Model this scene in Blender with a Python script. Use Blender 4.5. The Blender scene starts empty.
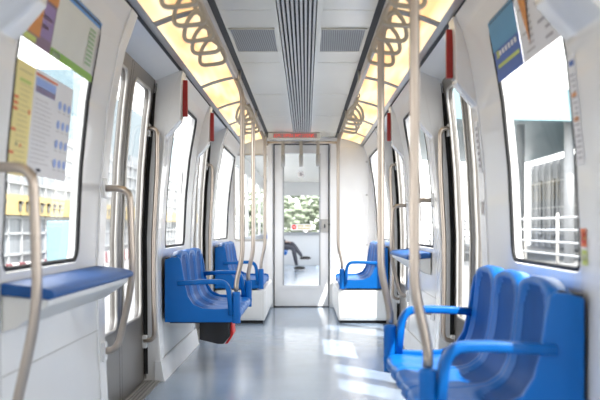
import bpy, math, random
from mathutils import Vector, Matrix
random.seed(7)
C = bpy.context.scene.collection
PI = math.pi

# ------------------------------------------------------------------ materials
def mat(name, col, rough=.5, metal=0, emis=None, es=0, noise=0, nscale=8, bump=0, bscale=60, spec=.5, coat=0, stretch=None):
    m = bpy.data.materials.new(name); m.use_nodes = True
    nt = m.node_tree; b = nt.nodes['Principled BSDF']
    b.inputs['Base Color'].default_value = (*col, 1)
    b.inputs['Roughness'].default_value = rough
    b.inputs['Metallic'].default_value = metal
    b.inputs['Specular IOR Level'].default_value = spec
    b.inputs['Coat Weight'].default_value = coat
    if emis:
        b.inputs['Emission Color'].default_value = (*emis, 1)
        b.inputs['Emission Strength'].default_value = es
    tc = nt.nodes.new('ShaderNodeTexCoord')
    mp = nt.nodes.new('ShaderNodeMapping'); nt.links.new(tc.outputs['Object'], mp.inputs[0])
    if stretch: mp.inputs['Scale'].default_value = stretch
    n = nt.nodes.new('ShaderNodeTexNoise'); n.inputs['Scale'].default_value = nscale
    n.inputs['Detail'].default_value = 4
    nt.links.new(mp.outputs[0], n.inputs['Vector'])
    r = nt.nodes.new('ShaderNodeValToRGB')
    k = noise if noise else .02
    r.color_ramp.elements[0].position = .3; r.color_ramp.elements[1].position = .7
    r.color_ramp.elements[0].color = (*[c*(1-k) for c in col], 1)
    r.color_ramp.elements[1].color = (*[min(1, c*(1+k)) for c in col], 1)
    nt.links.new(n.outputs['Fac'], r.inputs[0]); nt.links.new(r.outputs[0], b.inputs['Base Color'])
    if bump:
        n2 = nt.nodes.new('ShaderNodeTexNoise'); n2.inputs['Scale'].default_value = bscale
        nt.links.new(mp.outputs[0], n2.inputs['Vector'])
        bp = nt.nodes.new('ShaderNodeBump'); bp.inputs['Strength'].default_value = bump
        bp.inputs['Distance'].default_value = .01
        nt.links.new(n2.outputs['Fac'], bp.inputs['Height']); nt.links.new(bp.outputs[0], b.inputs['Normal'])
    return m

def glass_mat(name, tint=(1, 1, 1), ior=1.4, rough=.02, refl=1):
    m = bpy.data.materials.new(name); m.use_nodes = True
    nt = m.node_tree; nt.nodes.clear()
    out = nt.nodes.new('ShaderNodeOutputMaterial'); mix = nt.nodes.new('ShaderNodeMixShader')
    t = nt.nodes.new('ShaderNodeBsdfTransparent'); g = nt.nodes.new('ShaderNodeBsdfGlossy')
    f = nt.nodes.new('ShaderNodeFresnel'); f.inputs['IOR'].default_value = ior
    n = nt.nodes.new('ShaderNodeTexNoise'); n.inputs['Scale'].default_value = 3
    r = nt.nodes.new('ShaderNodeValToRGB')
    r.color_ramp.elements[0].color = (*[c*.97 for c in tint], 1); r.color_ramp.elements[1].color = (*tint, 1)
    nt.links.new(n.outputs['Fac'], r.inputs[0]); nt.links.new(r.outputs[0], t.inputs[0])
    g.inputs['Roughness'].default_value = rough
    mu = nt.nodes.new('ShaderNodeMath'); mu.operation = 'MULTIPLY'; mu.inputs[1].default_value = refl; nt.links.new(f.outputs[0], mu.inputs[0]); nt.links.new(mu.outputs[0], mix.inputs[0]); nt.links.new(t.outputs[0], mix.inputs[1])
    nt.links.new(g.outputs[0], mix.inputs[2]); nt.links.new(mix.outputs[0], out.inputs[0])
    return m

M = {}
M['white'] = mat('white_panel', (.77, .765, .76), .32, coat=.2, noise=.015, nscale=3)
M['white2'] = mat('white_gloss', (.78, .775, .77), .25, coat=.3)
M['skirt'] = mat('skirt_white', (.80, .81, .82), .4, noise=.03, nscale=5)
M['ceil'] = mat('ceiling_grey', (.76, .72, .62), .24, noise=.02, nscale=2, spec=.5)
M['cab'] = mat('cabinet_offwhite', (.80, .79, .76), .4, noise=.03, nscale=4)
M['slat'] = mat('slat_metal', (.58, .555, .52), .35, metal=.3)
M['black'] = mat('black_rubber_and_gaps', (.006, .006, .007), .6)
M['dark'] = mat('dark_metal', (.035, .035, .038), .3, metal=.3)
M['steel'] = mat('brushed_steel', (.50, .43, .37), .3, metal=.85, noise=.05, nscale=30, stretch=(8, 8, .4))
M['steeld'] = mat('door_steel', (.17, .155, .14), .33, metal=.5, noise=.05, nscale=20, stretch=(8, 8, .5))
M['alu'] = mat('aluminium_trim', (.52, .50, .47), .3, metal=.7, noise=.04)
M['strap'] = mat('strap_beige', (.46, .40, .32), .5, noise=.04)
M['red'] = mat('red_cover', (.30, .010, .012), .35)
M['redb'] = mat('red_bright', (.75, .02, .02), .4)
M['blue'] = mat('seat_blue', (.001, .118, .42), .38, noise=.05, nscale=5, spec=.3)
M['navy'] = mat('seat_navy_pad', (.001, .068, .27), .5, noise=.10, nscale=9, spec=.12)  # darker pad blue, with some shade of the recessed back put into it
M['perch'] = mat('perch_blue', (.006, .085, .30), .5, noise=.08, nscale=10)
M['lamp'] = mat('lamp_diffuser', (.30, .22, .10), .5, emis=(1, .76, .38), es=1.05, noise=.03)
M['lamprib'] = mat('lamp_rib', (.34, .30, .26), .5)
M['plast'] = mat('grey_plastic', (.45, .44, .42), .45)
M['sill'] = mat('sill_metal', (.30, .295, .28), .4, metal=.6, noise=.1, nscale=30)
M['glass'] = glass_mat('window_glass', (.97, .99, 1), 1.4, refl=.09)
M['dglass'] = glass_mat('door_glass', (.90, .93, .96), 1.4, refl=.3)
M['sky1'] = mat('fascia_blue', (.20, .33, .37), .4)
M['concrete'] = mat('platform_concrete', (.22, .22, .22), .8, noise=.08, nscale=2)
M['bldg'] = mat('pale_facade', (.20, .215, .23), .5, noise=.06, nscale=1.5)
M['bldg2'] = mat('grey_facade', (.11, .125, .14), .5, noise=.1, nscale=1.0)
M['mull'] = mat('mullion_white', (.34, .35, .36), .5)
M['yellow'] = mat('sign_yellow', (.36, .27, .10), .5)
M['ink'] = mat('ink_dark', (.20, .20, .24), .6)
M['redw'] = mat('awning_red', (.20, .05, .06), .6)
M['leaf'] = mat('leaf_green', (.24, .28, .20), .7, noise=.4, nscale=2)
M['bark'] = mat('bark', (.18, .13, .09), .8, noise=.2)
M['skin'] = mat('skin', (.55, .36, .27), .5)
M['trouser'] = mat('trousers_grey', (.10, .10, .12), .8, noise=.1)
M['shirt'] = mat('jacket_grey', (.20, .21, .24), .8, noise=.1)
M['shoe'] = mat('shoe_black', (.02, .02, .02), .4)
M['hair'] = mat('hair_dark', (.03, .02, .015), .6)
def pm(n, c): M[n] = mat(n, c, .5)
pm('p_purple', (.22, .13, .20)); pm('p_violet', (.30, .20, .42)); pm('p_orange', (.70, .27, .06)); pm('p_map', (.74, .73, .65))
pm('p_blue', (.10, .30, .62)); pm('p_green', (.25, .48, .06)); pm('p_lgreen', (.36, .52, .28)); pm('p_yellow', (.88, .74, .30))
pm('p_white', (.80, .78, .78)); pm('p_red', (.75, .16, .04)); pm('p_lblue', (.30, .42, .78)); pm('p_grey', (.52, .49, .48))
pm('p_text', (.38, .35, .36)); pm('p_cyan', (.08, .30, .50)); pm('p_lime', (.55, .62, .15)); pm('p_dblue', (.05, .13, .42)); pm('p_key', (.04, .04, .05))
pm('p_pink', (.62, .42, .48)); pm('p_ytext', (.62, .52, .22))

# floor: blue grey speckled vinyl, slightly glossy
def vary_lamp():
    nt = M['lamp'].node_tree; b = nt.nodes['Principled BSDF']
    tc = nt.nodes.new('ShaderNodeTexCoord'); mp = nt.nodes.new('ShaderNodeMapping'); mp.inputs['Scale'].default_value = (14, 1.2, 1)
    n = nt.nodes.new('ShaderNodeTexNoise'); n.inputs['Scale'].default_value = 1.0; n.inputs['Detail'].default_value = 1
    r = nt.nodes.new('ShaderNodeValToRGB'); r.color_ramp.elements[0].position = .35; r.color_ramp.elements[1].position = .65
    r.color_ramp.elements[0].color = (1, .60, .24, 1); r.color_ramp.elements[1].color = (1, .88, .58, 1)
    nt.links.new(tc.outputs['Object'], mp.inputs[0]); nt.links.new(mp.outputs[0], n.inputs['Vector']); nt.links.new(n.outputs['Fac'], r.inputs[0])
    nt.links.new(r.outputs[0], b.inputs['Emission Color'])
vary_lamp()
def floor_mat():
    m = mat('floor_vinyl', (.265, .345, .455), .2, noise=.05, nscale=3, spec=.5, coat=.25)
    nt = m.node_tree; b = nt.nodes['Principled BSDF']; r = [n for n in nt.nodes if n.type == 'VALTORGB'][0]
    v = nt.nodes.new('ShaderNodeTexNoise'); v.inputs['Scale'].default_value = 140
    tc = [n for n in nt.nodes if n.type == 'TEX_COORD'][0]; nt.links.new(tc.outputs['Object'], v.inputs['Vector'])
    mx = nt.nodes.new('ShaderNodeMix'); mx.data_type = 'RGBA'; mx.blend_type = 'OVERLAY'; mx.inputs[0].default_value = .35
    nt.links.new(r.outputs[0], mx.inputs[6]); nt.links.new(v.outputs['Fac'], mx.inputs[7]); nt.links.new(mx.outputs[2], b.inputs['Base Color'])
    b.inputs['Coat Roughness'].default_value = .12
    return m
M['floor'] = floor_mat()
def perf_mat():
    m = mat('perforated_grey', (.45, .44, .42), .5)
    nt = m.node_tree; b = nt.nodes['Principled BSDF']
    tc = [n for n in nt.nodes if n.type == 'TEX_COORD'][0]
    w = nt.nodes.new('ShaderNodeTexWave'); w.inputs['Scale'].default_value = 26; w.bands_direction = 'X'
    w.inputs['Distortion'].default_value = 0
    mp = nt.nodes.new('ShaderNodeMapping'); mp.inputs['Rotation'].default_value = (0, 0, .02)
    nt.links.new(tc.outputs['Object'], mp.inputs[0]); nt.links.new(mp.outputs[0], w.inputs['Vector'])
    r = nt.nodes.new('ShaderNodeValToRGB'); r.color_ramp.elements[0].color = (.16, .155, .15, 1); r.color_ramp.elements[1].color = (.42, .41, .39, 1)
    nt.links.new(w.outputs['Fac'], r.inputs[0]); nt.links.new(r.outputs[0], b.inputs['Base Color'])
    return m
M['perf'] = perf_mat()

# ------------------------------------------------------------------ mesh builder
class MB:
    def __init__(s): s.v = []; s.f = []; s.mi = []; s.mats = []
    def m(s, name):
        if name not in s.mats: s.mats.append(name)
        return s.mats.index(name)
    def add(s, vs, fs, mt):
        o = len(s.v); k = s.m(mt)
        s.v += [tuple(p) for p in vs]; s.f += [tuple(i+o for i in f) for f in fs]; s.mi += [k]*len(fs)
    def quad(s, a, b, c, d, mt): s.add([a, b, c, d], [(0, 1, 2, 3)], mt)
    def box(s, x0, x1, y0, y1, z0, z1, mt):
        vs = [(x, y, z) for x in (x0, x1) for y in (y0, y1) for z in (z0, z1)]
        s.add(vs, [(0, 1, 3, 2), (4, 6, 7, 5), (0, 4, 5, 1), (2, 3, 7, 6), (0, 2, 6, 4), (1, 5, 7, 3)], mt)
    def prism(s, poly, y0, y1, mt):           # polygon in (X,h) extruded along y
        n = len(poly)
        vs = [(p[0], y0, p[1]) for p in poly] + [(p[0], y1, p[1]) for p in poly]
        fs = [tuple(range(n)), tuple(range(2*n-1, n-1, -1))] + [(i, i+n, (i+1) % n+n, (i+1) % n) for i in range(n)]
        s.add(vs, fs, mt)
    def strip(s, prof, y0, y1, mt, ny=1):     # open profile in (X,h) swept along y
        for j in range(ny):
            a = y0+(y1-y0)*j/ny; b = y0+(y1-y0)*(j+1)/ny
            vs = [(p[0], a, p[1]) for p in prof]+[(p[0], b, p[1]) for p in prof]; n = len(prof)
            s.add(vs, [(i, i+1, i+1+n, i+n) for i in range(n-1)], mt)
    def sweep(s, path, sec, mt, closed=False, cap=True, up=None):
        P = [Vector(p) for p in path]; n = len(P); k = len(sec)
        rings = []
        ref = Vector(up) if up else None
        prevN = None
        for i in range(n):
            if closed: t = (P[(i+1) % n]-P[i-1])
            else: t = P[min(i+1, n-1)]-P[max(i-1, 0)]
            t.normalize()
            if ref is not None: N = ref-t*ref.dot(t)
            elif prevN is None:
                a = Vector((0, 1, 0)) if abs(t.y) < .9 else Vector((1, 0, 0)); N = a-t*a.dot(t)
            else: N = prevN-t*prevN.dot(t)
            N.normalize(); prevN = N; B = t.cross(N)
            rings.append([P[i]+N*a+B*b for a, b in sec])
        vs = [p for r in rings for p in r]; fs = []
        m = n if closed else n-1
        for i in range(m):
            for j in range(k):
                fs.append((i*k+j, i*k+(j+1) % k, ((i+1) % n)*k+(j+1) % k, ((i+1) % n)*k+j))
        if cap and not closed: fs += [tuple(range(k-1, -1, -1)), tuple((n-1)*k+j for j in range(k))]
        s.add(vs, fs, mt)
    def tube(s, path, r, mt, seg=12, closed=False):
        s.sweep(path, [(r*math.cos(2*PI*i/seg), r*math.sin(2*PI*i/seg)) for i in range(seg)], mt, closed)
    def ball(s, c, r, mt, sc=(1, 1, 1), seg=12, rings=8):
        vs = [(c[0], c[1], c[2]+r*sc[2])]
        for i in range(1, rings):
            a = PI*i/rings
            for j in range(seg):
                b = 2*PI*j/seg
                vs.append((c[0]+r*sc[0]*math.sin(a)*math.cos(b), c[1]+r*sc[1]*math.sin(a)*math.sin(b), c[2]+r*sc[2]*math.cos(a)))
        vs.append((c[0], c[1], c[2]-r*sc[2])); L = len(vs)-1; fs = []
        for j in range(seg): fs.append((0, 1+j, 1+(j+1) % seg)); fs.append((L, L-seg+(j+1) % seg, L-seg+j))
        for i in range(rings-2):
            for j in range(seg):
                a = 1+i*seg; fs.append((a+j, a+seg+j, a+seg+(j+1) % seg, a+(j+1) % seg))
        s.add(vs, fs, mt)
    def build(s, name, parent=None, smooth=False, bevel=0, subsurf=0, solid=0, loc=None):
        me = bpy.data.meshes.new(name)
        off = Vector(loc) if loc else Vector((0, 0, 0))
        me.from_pydata([tuple(Vector(v)-off) for v in s.v], [], s.f)
        for n in s.mats: me.materials.append(M[n])
        for p, k in zip(me.polygons, s.mi): p.material_index = k; p.use_smooth = smooth
        me.update(); me.validate()
        import bmesh
        bm = bmesh.new(); bm.from_mesh(me); bmesh.ops.remove_doubles(bm, verts=bm.verts, dist=1e-5)
        bmesh.ops.recalc_face_normals(bm, faces=bm.faces); bm.to_mesh(me); bm.free()
        o = bpy.data.objects.new(name, me); C.objects.link(o); o.location = off
        if parent is not None:
            o.parent = parent
        if solid:
            q = o.modifiers.new('solid', 'SOLIDIFY'); q.thickness = solid; q.offset = 0
        if bevel:
            q = o.modifiers.new('bevel', 'BEVEL'); q.width = bevel; q.segments = 3; q.limit_method = 'ANGLE'; q.angle_limit = .6
            q.harden_normals = False
            for p in me.polygons: p.use_smooth = True
            if hasattr(me, 'set_sharp_from_angle'): me.set_sharp_from_angle(angle=.7)
        if subsurf:
            q = o.modifiers.new('sub', 'SUBSURF'); q.levels = subsurf; q.render_levels = subsurf
        return o

def tag(o, label=None, cat=None, group=None, kind=None):
    if label: o['label'] = label
    if cat: o['category'] = cat
    if group: o['group'] = group
    if kind: o['kind'] = kind
    return o
def empty(name, loc=(0, 0, 0)):
    o = bpy.data.objects.new(name, None); C.objects.link(o); o.location = loc; o.empty_display_size = .1
    return o
def copy_tree(o, parent=None):
    c = o.copy(); C.objects.link(c)
    if parent is not None: c.parent = parent
    for ch in [x for x in bpy.data.objects if x.parent == o]: copy_tree(ch, c)
    return c
def smooth_path(pts, n=8, r=.05):
    """round the corners of a polyline"""
    P = [Vector(p) for p in pts]; out = [P[0]]
    for i in range(1, len(P)-1):
        a = (P[i-1]-P[i]); b = (P[i+1]-P[i]); ra = min(r, a.length*.48); rb = min(r, b.length*.48)
        A = P[i]+a.normalized()*ra; B = P[i]+b.normalized()*rb
        for k in range(n+1):
            t = k/n; out.append(A*(1-t)**2+P[i]*2*t*(1-t)+B*t*t)
    out.append(P[-1]); return out
def interp(tab, h):
    if h <= tab[0][0]: return tab[0][1]
    for (a, xa), (b, xb) in zip(tab, tab[1:]):
        if h <= b: return xa+(xb-xa)*(h-a)/(b-a)
    return tab[-1][1]
WT = [(0, .868), (.12, .872), (.4, .888), (.8, .893), (1.2, .875), (1.5, .845), (1.77, .797), (1.87, .768), (1.945, .735)]
DT = [(0, .965), (.9, .972), (1.3, .955), (1.6, .93), (1.88, .895)]
wx = lambda h: interp(WT, h)
dx = lambda h: interp(DT, h)
def side_doors(s): return [(a if not (s > 0 and abs(a-4.62) < .01) else 4.78, b) for a, b in DOORS]
def side_bays(s): return [(a, b if not (s > 0 and abs(b-4.62) < .01) else 4.78) for a, b in BAYS]
YB, YE = -1.0, 12.06            # back and far end of the car interior
DOORS = [(1.05, 2.65), (4.62, 6.25), (8.25, 9.87)]
BAYS = [(YB, 1.05), (2.65, 4.62), (6.25, 8.25), (9.87, YE)]
WINS = [(-.6, .75, .82, 1.80), (3.07, 4.12, .82, 1.80), (6.62, 7.72, .82, 1.80), (10.15, 11.9, .82, 1.80)]
DTOP = 1.88

def rrect(y0, y1, h0, h1, r, n=6):
    pts = []
    for cx, cy, a0 in ((y1-r, h1-r, 0), (y0+r, h1-r, PI/2), (y0+r, h0+r, PI), (y1-r, h0+r, 3*PI/2)):
        for k in range(n+1):
            a = a0+PI/2*k/n; pts.append((cx+r*math.cos(a), cy+r*math.sin(a)))
    return pts

def densify(pts, step=.06):
    out = []
    for i in range(len(pts)):
        a = pts[i]; b = pts[(i+1) % len(pts)]; L = math.dist(a, b); n = max(1, int(L/step))
        for k in range(n): t = k/n; out.append((a[0]+(b[0]-a[0])*t, a[1]+(b[1]-a[1])*t))
    return out
def outer_of(p, y0, y1, h0, h1, iy0, iy1, ih0, ih1):
    """project a rounded rect point radially to an outer rectangle"""
    cy, ch = (iy0+iy1)/2, (ih0+ih1)/2
    u = (p[0]-cy)/((iy1-iy0)/2); v = (p[1]-ch)/((ih1-ih0)/2); m = max(abs(u), abs(v)); u /= m; v /= m
    Y = cy+(u*(y1-cy) if u > 0 else u*(cy-y0)); H = ch+(v*(h1-ch) if v > 0 else v*(ch-h0))
    return (Y, H)

# ------------------------------------------------------------------ walls
def build_wall(s, name):
    mb = MB()
    for (y0, y1), (a, b, h0, h1) in zip(side_bays(s), WINS):
        hA, hB = h0-.06, h1+.03
        pr = lambda lo, hi: [(s*wx(h), h) for h in sorted(set([lo, hi]+[t[0] for t in WT if lo < t[0] < hi]))]
        mb.strip(pr(0, hA), y0, y1, 'white'); mb.strip(pr(hB, 1.945), y0, y1, 'white')
        inner = densify(rrect(a, b, h0, h1, .07)); n = len(inner)
        rings = []
        for k in range(5):
            t = k/4; r = []
            for p in inner:
                q = outer_of(p, y0, y1, hA, hB, a, b, h0, h1)
                Y = p[0]*(1-t)+q[0]*t; H = p[1]*(1-t)+q[1]*t; r.append((s*wx(H), Y, H))
            rings.append(r)
        # reveal going outwards
        rings.insert(0, [(s*(wx(p[1])+.045), p[0], p[1]) for p in inner])
        vs = [p for r in rings for p in r]
        mb.add(vs, [(i*n+j, i*n+(j+1) % n, (i+1)*n+(j+1) % n, (i+1)*n+j) for i in range(5) for j in range(n)], 'white')
    for (a, b) in side_doors(s):
        mb.strip([(s*.895, DTOP), (s*.83, 1.905), (s*.735, 1.945)], a, b, 'white')
        for y in (a, b):     # jamb faces
            hs = [0, .12, .4, .8, 1.2, 1.5, 1.77, DTOP]
            mb.add([(s*wx(h), y, h) for h in hs]+[(s*(dx(h)+.06), y, h) for h in hs],
                   [(i, i+1, i+9, i+8) for i in range(7)], 'white')
            mb.add([(s*wx(DTOP), y, DTOP), (s*.735, y, 1.945), (s*.83, y, 1.905), (s*.955, y, DTOP)], [(0, 1, 2, 3)], 'white')
    # outer skin closing the wall so no light leaks
    for (y0, y1), (a, b, h0, h1) in zip(side_bays(s), WINS):
        for ya, yb, lo, hi in ((y0, y1, -.2, h0), (y0, y1, h1, 1.945), (y0, a, h0, h1), (b, y1, h0, h1)):
            hh = sorted(set([lo, hi]+[t_[0] for t_ in WT if lo < t_[0] < hi]))
            mb.strip([(s*(wx(h)+.045), h) for h in hh], ya, yb, 'white')
        mb.box(s*.77, s*.79, y0, y1, 1.94, 2.14, 'white')
    o = mb.build(name, smooth=False); tag(o, kind='structure')
    return o
wl = build_wall(-1, 'wall_left'); wr = build_wall(1, 'wall_right')

# windows -----------------------------------------------------------
wn = 0
for s in (-1, 1):
    for (a, b, h0, h1) in WINS:
        wn += 1
        t = empty('window_%d' % wn, (s*wx(h0), (a+b)/2, h0)); tag(t, kind='structure')
        off = t.location.copy()
        mb = MB(); inner = densify(rrect(a+.012, b-.012, h0+.012, h1-.012, .06), .08); 
        path = [(s*(wx(p[1])+.006), p[0], p[1]) for p in inner]
        mb.tube(path, .009, 'black', 8, closed=True)
        mb.build('gasket', None, smooth=True)
        g = bpy.data.objects[mb and 'gasket' if wn == 1 else 'gasket.%03d' % (wn-1)]; g.parent = t; g.location = -off
        mb = MB(); hs = [h0+(h1-h0)*i/8 for i in range(9)]
        mb.strip([(s*(wx(h)+.012), h) for h in hs], a+.005, b-.005, 'glass')
        g = mb.build('glass_pane', t, smooth=True); g.location = -off

# doors --------------------------------------------------------------
dn = 0
for s in (-1, 1):
    for (a, b) in side_doors(s):
        dn += 1
        t = empty('door_%d' % dn, (s*.97, (a+b)/2, 0)); tag(t, kind='structure'); off = t.location.copy()
        mid = (a+b)/2
        for (p, q) in ((a, mid-.004), (mid+.004, b)):
            g0, g1 = (p+.14, q-.10) if p == a else (p+.10, q-.14)
            mb = MB(); h0, h1 = .42, 1.80
            ro = densify(rrect(g0, g1, h0, h1, .075), .05); n = len(ro); vs = []
            for off2 in (0, .03):
                for k in range(3):
                    tt = k/2
                    for pt in ro:
                        Q = outer_of(pt, p, q, .01, DTOP, g0, g1, h0, h1)
                        Y = pt[0]*(1-tt)+Q[0]*tt; H = pt[1]*(1-tt)+Q[1]*tt; vs.append((s*(dx(H)+off2), Y, H))
            fs = []
            for base in (0, 3*n):
                fs += [(base+i*n+j, base+i*n+(j+1) % n, base+(i+1)*n+(j+1) % n, base+(i+1)*n+j) for i in range(2) for j in range(n)]
            for i in (0, 2): fs += [(i*n+j, i*n+(j+1) % n, 3*n+i*n+(j+1) % n, 3*n+i*n+j) for j in range(n)]
            mb.add(vs, fs, 'steeld')
            lf = mb.build('door_leaf', t); lf.location = -off
            mb = MB(); mb.tube([(s*(dx(x[1])-.002), x[0], x[1]) for x in ro], .008, 'alu', 6, closed=True)
            mb.build('window_bead', lf, smooth=True)
            mb = MB(); hs = [h0+(h1-h0)*i/6 for i in range(7)]
            mb.strip([(s*(dx(h)+.012), h) for h in hs], g0, g1, 'dglass'); mb.build('glass_pane', lf, smooth=True)
        mb = MB()
        for y in (a+.012, b-.014, mid):
            w = .004 if y == mid else .012
            mb.strip([(s*(dx(h)-.012), h) for h in (0.02, .9, 1.3, 1.6, 1.86)], y-w, y+w, 'black')
        # broad rubber against the far jamb
        for y, sg in ((b-.02, 1), (a+.02, -1)):
            mb.add([(s*(dx(h)-(.026 if h < 1.7 else .015)), y, h) for h in (.05, .9, 1.3, 1.6, 1.8)]+[(s*(dx(h)+.01), y, h) for h in (.05, .9, 1.3, 1.6, 1.8)],
                   [(i, i+1, i+6, i+5) for i in range(4)], 'black')
        r = mb.build('rubber_seal', t); r.location = -off
        mb = MB(); mb.box(s*.862, s*.99, a, b, -.03, .006, 'sill')
        for k in range(4): mb.box(s*(.88+k*.022), s*(.888+k*.022), a+.02, b-.02, .006, .010, 'alu')
        r = mb.build('threshold', t); r.location = -off
        mb = MB(); hs = [0.01, .4, .8, 1.2, 1.5, 1.77, DTOP-.01]
        for y0_, y1_ in ((a-.004, a+.004), (b-.004, b+.004)):
            pass

# floor, ceiling, roof -------------------------------------------------
mb = MB(); mb.box(-.868, .868, YB, YE+.3, -.06, 0, 'floor'); tag(mb.build('floor'), kind='structure')
mb = MB()
for s in (-1, 1):
    seams = [YB, 0.2, 1.8, 3.4, 5.0, 6.6, 8.2, 9.8, 11.4, YE]
    for y0, y1 in zip(seams, seams[1:]):
        mb.box(s*.128, s*.392, y0+.004, y1-.004, 2.05, 2.07, 'ceil')
mb.box(-.40, .40, YB, YE, 2.071, 2.09, 'dark')
for s in (-1, 1):
    mb.prism([(s*.392, 2.048), (s*.424, 2.040), (s*.424, 2.09), (s*.392, 2.09)], YB, YE, 'black')
    mb.prism([(s*.424, 2.036), (s*.452, 2.030), (s*.452, 2.06), (s*.424, 2.06)], YB, YE, 'alu')
    mb.prism([(s*.695, 1.958), (s*.735, 1.950), (s*.76, 1.99), (s*.695, 1.99)], YB, YE, 'alu')
    mb.prism([(s*.728, 1.946), (s*.745, 1.940), (s*.77, 1.97), (s*.735, 1.955)], YB, YE, 'black')  # black strip painted in for the shadow gap along the cove
mb.box(-1.0, 1.0, YB-.1, YE+.1, 2.13, 2.18, 'ceil')
for s in (-1, 1):
    for a, b in side_doors(s): mb.box(s*.93, s*.97, a-.05, b+.05, DTOP+.005, 2.14, 'ceil')
tag(mb.build('ceiling'), kind='structure')
# small aluminium fittings in the dark slot are part of the ceiling
# central slatted grille
t = empty('ceiling_grille', (0, 5.5, 2.05)); tag(t, 'long grey slatted air grille running down the middle of the ceiling', 'grille')
mb = MB(); mb.box(-.127, .127, YB-0, YE-.5, 2.064, 2.068, 'black'); r = mb.build('backing', t); r.location = (0, -5.5, -2.05)
for s in (-1, 1):
    mb = MB(); mb.box(s*.100, s*.128, YB, YE-.5, 2.040, 2.062, 'ceil'); r = mb.build('frame', t); r.location = (0, -5.5, -2.05)
for k in range(9):
    x = -.088+k*.022
    mb = MB(); mb.prism([(x-.006, 2.036), (x+.006, 2.036), (x+.005, 2.062), (x-.005, 2.062)], YB, YE-.5, 'slat')
    r = mb.build('slat', t); r.location = (0, -5.5, -2.05)
for s, w in ((-1, 'left'), (1, 'right')):
    for y0, where in ((5.45, 'nearer'), (10.2, 'farther')):
        if y0 > 9: continue
        t = empty('ceiling_vent', (s*.25, y0+.35, 2.05)); tag(t, 'perforated grey rectangular vent in the ceiling, %s of the central grille' % w, 'vent')
        mb = MB(); mb.box(-.122, .122, -.34, .34, -.006, -.001, 'perf'); mb.build('perforated_plate', t)
        mb = MB()
        for a_, b_, c_, d_ in ((-.126, .126, -.346, -.338), (-.126, .126, .338, .346), (-.128, -.120, -.346, .346), (.120, .128, -.346, .346)):
            mb.box(a_, b_, c_, d_, -.008, -.001, 'ceil')
        mb.build('frame', t)
# emissive side lights -------------------------------------------------
ribs = [1.3, 2.55, 3.75, 4.9, 7.1, 8.4, 9.7, 11.0]
for s, w in ((-1, 'left'), (1, 'right')):
    t = empty('ceiling_light', (s*.575, 5.5, 1.99)); off = t.location.copy()
    tag(t, 'long warm yellow light panel along the %s edge of the ceiling' % w, 'light')
    ed = [YB]+ribs+[YE-.02]
    for y0, y1 in zip(ed, ed[1:]):
        mb = MB(); mb.strip([(s*.452, 2.032), (s*.53, 2.016), (s*.62, 1.990), (s*.695, 1.96)], y0+.03, y1-.03, 'lamp')
        r = mb.build('diffuser', t, smooth=True); r.location = -off
    for y in ribs:
        mb = MB(); mb.prism([(s*.452, 2.026), (s*.53, 2.010), (s*.62, 1.984), (s*.695, 1.954), (s*.695, 1.98), (s*.452, 2.05)], y-.045, y+.045, 'lamprib')
        r = mb.build('cross_rib', t); r.location = -off

# end wall ---------------------------------------------------------------
mb = MB(); Y = YE
EX = 1.0
def ybox(x0, x1, z0, z1, m='white', d=.05, y=YE): mb.box(x0, x1, y, y+d, z0, z1, m)
ybox(-EX, -.82, 0, 2.13); ybox(-.82, -.40, 0, .80); ybox(-.82, -.40, 1.84, 2.13); ybox(-.40, -.345, 0, 2.13)
ybox(-.345, .32, 1.96, 2.13); ybox(.32, EX, 0, 2.13)
mb.box(.335, .415, YE-.05, YE, 0, 2.04, 'white'); mb.box(-.42, -.36, YE-.05, YE, 0, 2.04, 'white')   # pillars beside the door
for x0, x1, z0, z1 in ((.43, .80, .38, 1.93),):
    mb.box(x0, x1, YE-.012, YE, z0, z1, 'white2')
tag(mb.build('wall_end', bevel=.004), kind='structure')
for z in (1.75, 1.35, .75):
    mb = MB(); mb.ball((0, 0, 0), .012, 'plast', (1, .5, 1)); o = mb.build('panel_screw', loc=None, smooth=True); o.location = (.775, YE-.014, z)
    tag(o, 'small grey screw head on the white panel right of the end door', 'screw', 'screws on the end wall panel')
mb = MB(); mb.box(-1, 1, YB-.05, YB, 0, 2.13, 'white'); tag(mb.build('wall_back'), kind='structure')
t = empty('window_9', (-.61, YE, .8)); tag(t, kind='structure')
mb = MB(); ro = rrect(-.815, -.405, .805, 1.835, .04)
mb.tube([(p[0], YE, p[1]) for p in densify(ro, .08)], .012, 'alu', 8, closed=True); r = mb.build('frame', t, smooth=True); r.location = -t.location
mb = MB(); mb.quad((-.81, YE+.02, .81), (-.41, YE+.02, .81), (-.41, YE+.02, 1.83), (-.81, YE+.02, 1.83), 'glass'); r = mb.build('glass_pane', t); r.location = -t.location
t = empty('door_7', (-.01, YE, 0)); tag(t, kind='structure'); off = t.location.copy()
mb = MB()
for b_ in ((-.335, .315, 0, .245), (-.335, .315, 1.86, 1.955), (-.335, -.225, .245, 1.86), (.208, .315, .245, 1.86)):
    mb.box(b_[0], b_[1], YE+.0, YE+.045, b_[2], b_[3], 'white2')
lf = mb.build('door_leaf', t, bevel=.003); lf.location = -off
mb = MB(); mb.box(-.235, .218, YE-.008, YE+.0, .225, .262, 'white'); mb.box(-.235, .218, YE-.008, YE, 1.85, 1.87, 'white')
mb.box(-.235, -.218, YE-.008, YE, .262, 1.85, 'mull'); mb.box(.201, .218, YE-.008, YE, .262, 1.85, 'mull'); mb.build('glazing_bead', lf)
mb = MB(); mb.quad((-.225, YE+.02, .245), (.208, YE+.02, .245), (.208, YE+.02, 1.86), (-.225, YE+.02, 1.86), 'dglass'); mb.build('glass_pane', lf)
mb = MB(); mb.box(.228, .312, YE-.03, YE, .90, 1.06, 'plast'); mb.box(.24, .30, YE-.036, YE-.03, .92, 1.04, 'alu')
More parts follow.
